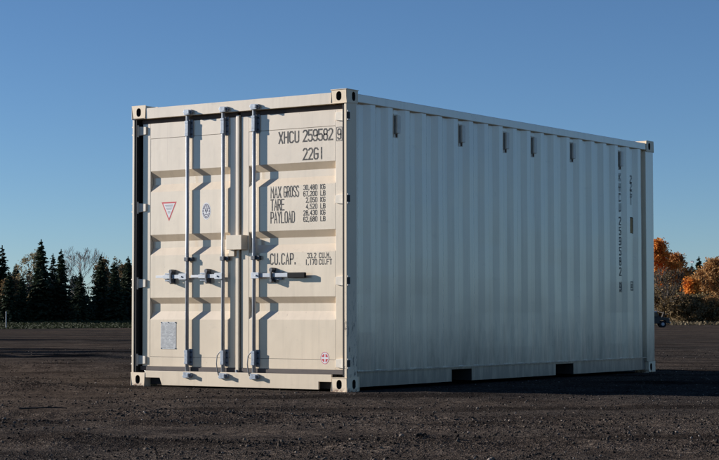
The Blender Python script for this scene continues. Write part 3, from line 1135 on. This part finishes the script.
spruce(px(2, 196), 196, 8.0, 0, 'spruce at the far left edge, left of the pale yellow birch')
spruce(px(41, 192), 192, 8.5, 1, 'tallest spruce on the left, broad and pointed, right of the yellow birch', 1.0)
spruce(px(53, 199), 199, 7.2, 2, 'slim spruce half hidden behind the tallest spruce on the left', .9)
spruce(px(61, 193), 193, 7.5, 1, 'pointed dark spruce just left of the bare pale tree', .95)
spruce(px(80, 190), 190, 5.2, 3, 'low dark spruce standing under the bare pale tree', 1.0)
spruce(px(101, 194), 194, 7.0, 3, 'brown-topped spruce right of the bare pale tree', .85)
spruce(px(115, 191), 191, 6.1, 1, 'dark bushy spruce left of the one touching the container in view', 1.1)
spruce(px(128, 195), 195, 6.8, 3, 'dark spruce cut off by the left edge of the container', 1.0)
spruce(px(22, 190), 190, 4.8, 1, 'short dark spruce in front of the pale yellow birch trunk', 1.1)
spruce(px(9, 188), 188, 5.3, 3, 'low broad spruce behind the thin pale post', 1.0)


def grow(bm, tips, p, d, L, r, lev, rg, spread, split, minr=.012, up=.12):
    """a limb of two bends, then its children"""
    q = p
    dd = d
    for k in range(2):
        dn = (dd + rv(rg) * .18 + Vector((0, 0, up))).normalized()
        qn = q + dn * L * .5
        r1 = max(minr, r * .82)
        tube(bm, q, qn, r, r1, 5 if r > .05 else 3, False)
        q, dd, r = qn, dn, r1
        if lev <= 2: tips.append((q.copy(), lev))
    if lev == 0:
        tips.append((q, 0))
        return
    for k in range(split):
        ax = dd.orthogonal().normalized()
        ax = (Matrix.Rotation(rg.random() * 6.283, 3, dd) @ ax)
        ang = spread * rg.uniform(.5, 1.2)
        nd = (dd * math.cos(ang) + ax * math.sin(ang)).normalized()
        grow(bm, tips, q, nd, L * rg.uniform(.62, .88), max(minr, r * .68), lev - 1, rg, spread, split, minr, up)


def leafy(name, l, d, h, label, seed, leaf, bark, rad, f0=.15, limbs=20, lev=2, per=16, size=.11, cloud=.55, twig=.012, cat='tree', group=None, r0=.13, round_=.62, lean=.06, up=.10, split=3):
    """a leaning trunk, limbs all the way up it, branchlets on the limbs and leaves round them"""
    rg = random.Random(seed)
    bm = bmesh.new()
    tips = []
    path = [Vector((0, 0, -.2))]
    dr_ = Vector((rg.uniform(-1, 1) * lean, rg.uniform(-1, 1) * lean, 1)).normalized()
    n = 7
    for k in range(n):
        dr_ = (dr_ + Vector((rg.uniform(-.13, .13), rg.uniform(-.13, .13), .05))).normalized()
        path.append(path[-1] + dr_ * h * .86 / n)
    for k in range(n):
        tube(bm, path[k], path[k + 1], max(twig, r0 * (1 - k / n * .85)), max(twig, r0 * (1 - (k + 1) / n * .85)), 6, False)
    for k in range(limbs):
        f = f0 + (1 - f0) * ((k + rg.random()) / limbs)
        u = min(.999, f) * n
        p = path[int(u)].lerp(path[int(u) + 1], u - int(u))
        g = (f - f0) / (1 - f0)
        reach = rad * (math.sin(math.pi * (.12 + .80 * g ** round_)) ** .8) * rg.uniform(.65, 1.2)
        a = k * 2.4 + rg.uniform(-.5, .5)
        dd = Vector((math.cos(a), math.sin(a), .25 + .9 * g + rg.uniform(-.2, .2))).normalized()
        grow(bm, tips, p, dd, max(.25, reach * .5), max(twig, r0 * .4 * (1 - .6 * f)), lev, rg, .6, split, twig, up)
    x, y = P(l, d)
    e = empty(name, (x, y, ground_z(x, y, False)), 0)
    tag(e, label, cat, group)
    me = bpy.data.meshes.new('trunk')
    bm.to_mesh(me)
    bm.free()
    link('trunk', me, e, bark)
    if leaf:
        q = Quads()
        for c, lv in tips:
            for j in range(int(per * rg.uniform(0, 1.8))):
                o_ = rv(rg) * cloud * rg.random() ** .5
                a = rv(rg).normalized()
                b = Matrix.Rotation(rg.random() * 6.28, 3, a) @ a.orthogonal().normalized()
                s_ = size * rg.uniform(.5, 1.3)
                pt = c + o_
                if pt.z > .02: q.quad(pt, a * s_, b * s_ * .7)
        link('crown', q.mesh('crown'), e, leaf)
    return e


# left side, between the spruces
leafy('birch_tree', px(21, 198), 198, 8.3, 'pale yellow birch with thin leaves among the left spruces', 5, M['yellow'], M['bark_pale'], 1.9, .3, 22, 2, 3.6, .07, .45, .014)
leafy('bare_tree', px(80, 200), 200, 7.7, 'bare pale grey tree with fine twigs above the left spruces', 6, None, M['bark_pale'], 3.2, .35, 26, 3, twig=.014, up=.16)
leafy('birch_sapling', px(122, 200), 200, 8.0, 'thin sparse sapling poking above the spruces beside the container', 8, M['yellow'], M['bark'], .8, .55, 10, 1, 5, .06, .25)
leafy('brown_tree', px(130, 202), 202, 6.9, 'brownish thin tree at the left edge of the container', 9, M['olive'], M['bark'], 1.5, .3, 18, 2, 6, .08, .4)
leafy('brown_tree', px(101, 198), 198, 7.3, 'thin brown leaved tree rising behind the brown-topped spruce', 10, M['olive'], M['bark'], 1.5, .4, 16, 2, 5, .08, .4)
leafy('brown_bush', px(15, 192), 192, 4.8, 'dull brown bush between the spruces at the left', 12, M['olive'], M['bark'], 1.6, .1, 16, 2, 7, .09, .5, cat='bush')
# right side
leafy('maple_tree', px(659, 228), 228, 10.6, 'tall bright orange tree beside the rear edge of the container', 21, M['orange'], M['bark'], 2.7, .2, 30, 2, 22, .10, .65)
leafy('dark_branched_tree', px(659, 212), 212, 6.0, 'dark nearly leafless tree with a leaning trunk before the orange tree', 23, M['olive'], M['bark'], 2.7, .22, 20, 3, 1.2, .08, .5, .022, r0=.2, lean=.3)
leafy('rust_tree', px(674, 236), 236, 8.6, 'rust brown tree right of the bright orange tree', 25, M['rust'], M['bark'], 2.5, .12, 24, 2, 20, .10, .7)
leafy('rust_tree', px(668, 240), 240, 8.0, 'brown leaved tree between the orange tree and the rust brown one', 26, M['rust'], M['bark'], 2.4, .1, 22, 2, 18, .10, .7)
leafy('orange_bush', px(690, 217), 217, 5.2, 'low glowing orange bush in the middle of the right thicket', 27, M['orange'], M['bark'], 1.9, .1, 18, 2, 16, .10, .55, cat='bush')
leafy('olive_bush', px(681, 212), 212, 2.5, 'round olive brown bush below the orange bush', 29, M['olive'], M['bark'], 2.4, .05, 22, 2, 18, .10, .55, cat='bush', r0=.07, up=.02)
leafy('olive_bush', px(697, 214), 214, 2.2, 'spreading dull green bush at the foot of the brown willow', 31, M['green_bush'], M['bark'], 2.6, .05, 22, 2, 18, .10, .55, cat='bush', r0=.07, up=.02)
leafy('willow_tree', px(710, 222), 222, 8.0, 'broad brown leaved willow near the right edge', 33, M['tan'], M['bark'], 3.0, .06, 28, 2, 20, .09, .65)
leafy('willow_tree', px(724, 226), 226, 8.8, 'brown thicket tree cut off by the right edge', 35, M['tan'], M['bark'], 3.0, .06, 28, 2, 18, .09, .65)
leafy('low_bush', px(667, 224), 224, 3.6, 'low olive bush behind the dark vehicle', 37, M['olive'], M['bark'], 2.6, .05, 20, 2, 14, .10, .6, cat='bush', r0=.07, up=.02)
leafy('low_bush', px(712, 214), 214, 2.2, 'low tan bush at the right edge under the willow', 38, M['tan'], M['bark'], 2.4, .05, 20, 2, 14, .10, .6, cat='bush', r0=.07, up=.02)
leafy('low_bush', px(640, 228), 228, 3.8, 'brown bush mostly hidden behind the container', 39, M['rust'], M['bark'], 2.4, .05, 20, 2, 14, .10, .6, cat='bush', r0=.07, up=.02)
spruce(px(699, 246), 246, 8.2, 1, 'dark pointed spruce behind the orange bush on the right', 1.1, 'conifers in the right thicket')
spruce(px(707, 250), 250, 8.0, 2, 'slim spruce right of the dark pointed one in the right thicket', 1.2, 'conifers in the right thicket')
spruce(px(692, 250), 250, 7.2, 3, 'dark spruce behind the pale lamp in the right thicket', 1.0, 'conifers in the right thicket')
leafy('bare_tree', px(713, 252), 252, 9.3, 'thin bare tree above the right thicket', 41, None, M['bark'], 1.3, .4, 16, 2, twig=.014, up=.16)

# the wood that closes the yard, one mass: behind the trees above and along the left of the yard
q = Quads()
rw = random.Random(51)
spots = []
for i in range(80):
    spots.append((rw.uniform(-95, -8), rw.uniform(204, 245), rw.uniform(4.6, 6.9)))
for i in range(26):
    spots.append((rw.uniform(-8, 30), rw.uniform(285, 315), rw.uniform(4.5, 7)))
for i in range(26):
    spots.append((rw.uniform(30, 85), rw.uniform(275, 310), rw.uniform(5, 7)))
for i in range(14):                                     # dense row on the sunny side of the left spruces
    spots.append((rw.uniform(-62, -41), rw.uniform(190, 212), rw.uniform(6.5, 9)))
# the trees left of the yard whose shadows cross the gravel
for k in range(15):
    spots.append((rw.uniform(-37, -30), 35.3 + 8.5 * k / 14, rw.uniform(8.4, 9.7)))
for k in range(9):
    spots.append((rw.uniform(-41, -34), 57 + 6 * k / 8, rw.uniform(8.6, 9.8)))
for k in range(16):
    spots.append((rw.uniform(-75, -44), rw.uniform(38, 130), rw.uniform(6, 9)))
trunks = bmesh.new()
for l_, d_, h_ in spots:
    x, y = P(l_, d_)
    b = Vector((x, y, ground_z(x, y, False)))
    spruce_geo(q, b, h_, h_ * rw.uniform(.2, .27), rw, .62)
    tube(trunks, b - Vector((0, 0, .2)), b + Vector((0, 0, h_ * .95)), .14, .02, 5, False)
wood = link('spruce_wood', q.mesh('spruce_wood'), None, M['needle_dark'])
tag(wood, 'dense dark spruce wood closing the yard behind the nearer trees', 'wood', kind='stuff')
me = bpy.data.meshes.new('wood_trunks')
trunks.to_mesh(me); trunks.free()
wt = link('wood_trunks', me, wood, M['bark'])
tag(wt, kind='stuff')


# undergrowth and grass verges ----------------------------------------------------
def tufts(name, n, l0, l1, d0, d1, hmin, hmax, mat, label, seed):
    r = random.Random(seed)
    q = Quads()
    for i in range(n):
        l, d = r.uniform(l0, l1), r.uniform(d0, d1)
        x, y = P(l, d)
        z = ground_z(x, y, False)
        h = r.uniform(hmin, hmax)
        a = r.random() * 6.28
        lean = Vector((r.uniform(-.4, .4), r.uniform(-.4, .4), 1)) * h * .5
        q.quad(Vector((x, y, z)) + lean * .95, lean, Vector((math.cos(a), math.sin(a), 0)) * r.uniform(.03, .09))
    o = link(name, q.mesh(name), None, mat)
    tag(o, label, 'grass', kind='stuff')


tufts('verge_grass', 42000, -75, -12, 174, 196, .04, .16, M['grass'], 'low green grass verge in front of the left spruces', 61)
tufts('dry_grass', 9000, 20, 62, 204, 228, .08, .42, M['drygrass'], 'pale dry grass along the foot of the right thicket', 63)
q = Quads()
ru = random.Random(65)
for i in range(150):
    l, d = ru.uniform(-80, -15), ru.uniform(191, 206)
    x, y = P(l, d)
    b = Vector((x, y, ground_z(x, y, False)))
    hh = ru.uniform(1.2, 3.0)
    for k in range(110):
        o_ = rv(ru)
        c = b + Vector((o_.x * 1.3, o_.y * 1.3, hh * ru.random() ** .8))
        a = rv(ru).normalized()
        q.quad(c, a * ru.uniform(.08, .2), a.orthogonal().normalized() * .09)
ug = link('undergrowth', q.mesh('undergrowth'), None, M['needle_dark'])
tag(ug, 'dark tangled undergrowth at the foot of the left spruces', 'undergrowth', kind='stuff')

# ------------------------------------------------------------------ small things in the yard
# parked off-road vehicle far behind the container
M['car'] = simple('dark_car_paint', (.012, .013, .017), .3, 0, .1, 3, .5)
M['glass'] = simple('dark_car_glass', (.02, .025, .03), .08, 0, .1, 3, .6)
M['tyre'] = simple('black_tyre_rubber', (.015, .015, .015), .85)
M['lampglass'] = simple('clear_headlamp', (.6, .6, .58), .15)
vx, vy = P(px(668, 190) - 1.75, 190)
car = empty('off_road_car', (vx, vy, ground_z(vx, vy, False)), -YAW)
tag(car, 'small dark off-road car with a pale roof, parked beyond the container', 'car')
bm = bmesh.new()
prism(bm, [(-1.75, .42), (-1.28, .42), (-1.2, .72), (-.66, .72), (-.58, .40), (.68, .40), (.76, .74), (1.32, .74), (1.40, .46), (1.72, .46), (1.74, .78), (1.66, 1.02), (.72, 1.10), (-1.75, 1.08)], 'y', -.72, .72)
bm_obj('body', bm, M['car'], car, .03)
bm = bmesh.new()
prism(bm, [(-1.73, 1.09), (.70, 1.11), (.42, 1.60), (-1.66, 1.60)], 'y', -.68, .68)
bm_obj('cab', bm, M['car'], car, .03)
boxes('roof', [(-1.70, .44, -.70, .70, 1.605, 1.68)], M['white'], car, .02)
for s in (-1, 1):
    for pts in ([(-.55, 1.16), (.54, 1.16), (.34, 1.54), (-.55, 1.54)], [(-1.6, 1.16), (-.65, 1.16), (-.65, 1.54), (-1.55, 1.54)]):
        bm = bmesh.new()
        y0, y1 = sorted((s * .678, s * .692))
        prism(bm, pts, 'y', y0, y1)
        bm_obj('window', bm, M['glass'], car)
    boxes('headlight', [(1.70, 1.765, *sorted((s * .36, s * .58)), .78, .95)], M['lampglass'], car, .02)
    for x in (-.93, 1.04):
        bm = bmesh.new()
        tube(bm, (x, s * .52, .35), (x, s * .76, .35), .36, n=24)
        w = bm_obj('wheel', bm, M['tyre'], car, .03)
        bm = bmesh.new()
        tube(bm, (x, s * .762, .35), (x, s * .775, .35), .17, .12, n=16)
        bm_obj('rim', bm, M['galv'], w)
boxes('bumper', [(1.745, 1.86, -.7, .7, .44, .60)], M['galv_dull'], car, .02)

# white marker post before the left spruces
x, y = P(px(6.4, 176), 176)
mp_ = empty('marker_post', (x, y, ground_z(x, y, False)))
tag(mp_, 'thin pale post standing before the spruces at the far left', 'post')
bm = bmesh.new()
tube(bm, (0, 0, -.1), (0, 0, 1.55), .05, .045, 8)
bm_obj('shaft', bm, M['plate'], mp_)
bm = bmesh.new()
tube(bm, (0, 0, 1.56), (0, 0, 1.64), .055, .03, 8)
bm_obj('post_cap', bm, M['plate'], mp_)

# lamp on a pole inside the right thicket
x, y = P(px(692, 226), 226)
lp = empty('yard_lamp', (x, y, ground_z(x, y, False)))
tag(lp, 'small pale lamp head showing among the trees on the right', 'lamp')
bm = bmesh.new()
tube(bm, (0, 0, -.1), (0, 0, 7.0), .05, .04, 8)
bm_obj('pole', bm, M['steel_dark'], lp)
bm = bmesh.new()
prism(bm, [(-.22, -.03), (.20, -.02), (.24, .10), (.10, .20), (-.16, .17)], 'y', -.1, .1)
lh = bm_obj('lamp_head', bm, M['white'], lp, .02)
lh.location = (0, 0, 7.12)

# twig on the gravel in the left foreground
bm = bmesh.new()
pts = [Vector((0, 0, 0)), Vector((.09, .004, .003)), Vector((.17, -.004, .006)), Vector((.26, .006, .004)), Vector((.31, .004, .001))]
for a, b, r_ in zip(pts, pts[1:], (.0055, .005, .0045, .0035)):
    tube(bm, a, b, r_, r_ * .85, 7)
tube(bm, pts[2], pts[2] + Vector((.05, .03, .012)), .004, .002, 5)
x, y = P(px(20, 12.0), 12.0)
tw = bm_obj('twig', bm, M['steel_dark'])
tw.data.materials.clear()
tw.data.materials.append(simple('dark_wet_wood', (.02, .017, .015), .8))
tw.location = (x, y, ground_z(x, y) + .011)
tw.rotation_euler = (0, 0, -YAW + .12)
tag(tw, 'thin dark twig lying on the gravel in the left foreground', 'twig')
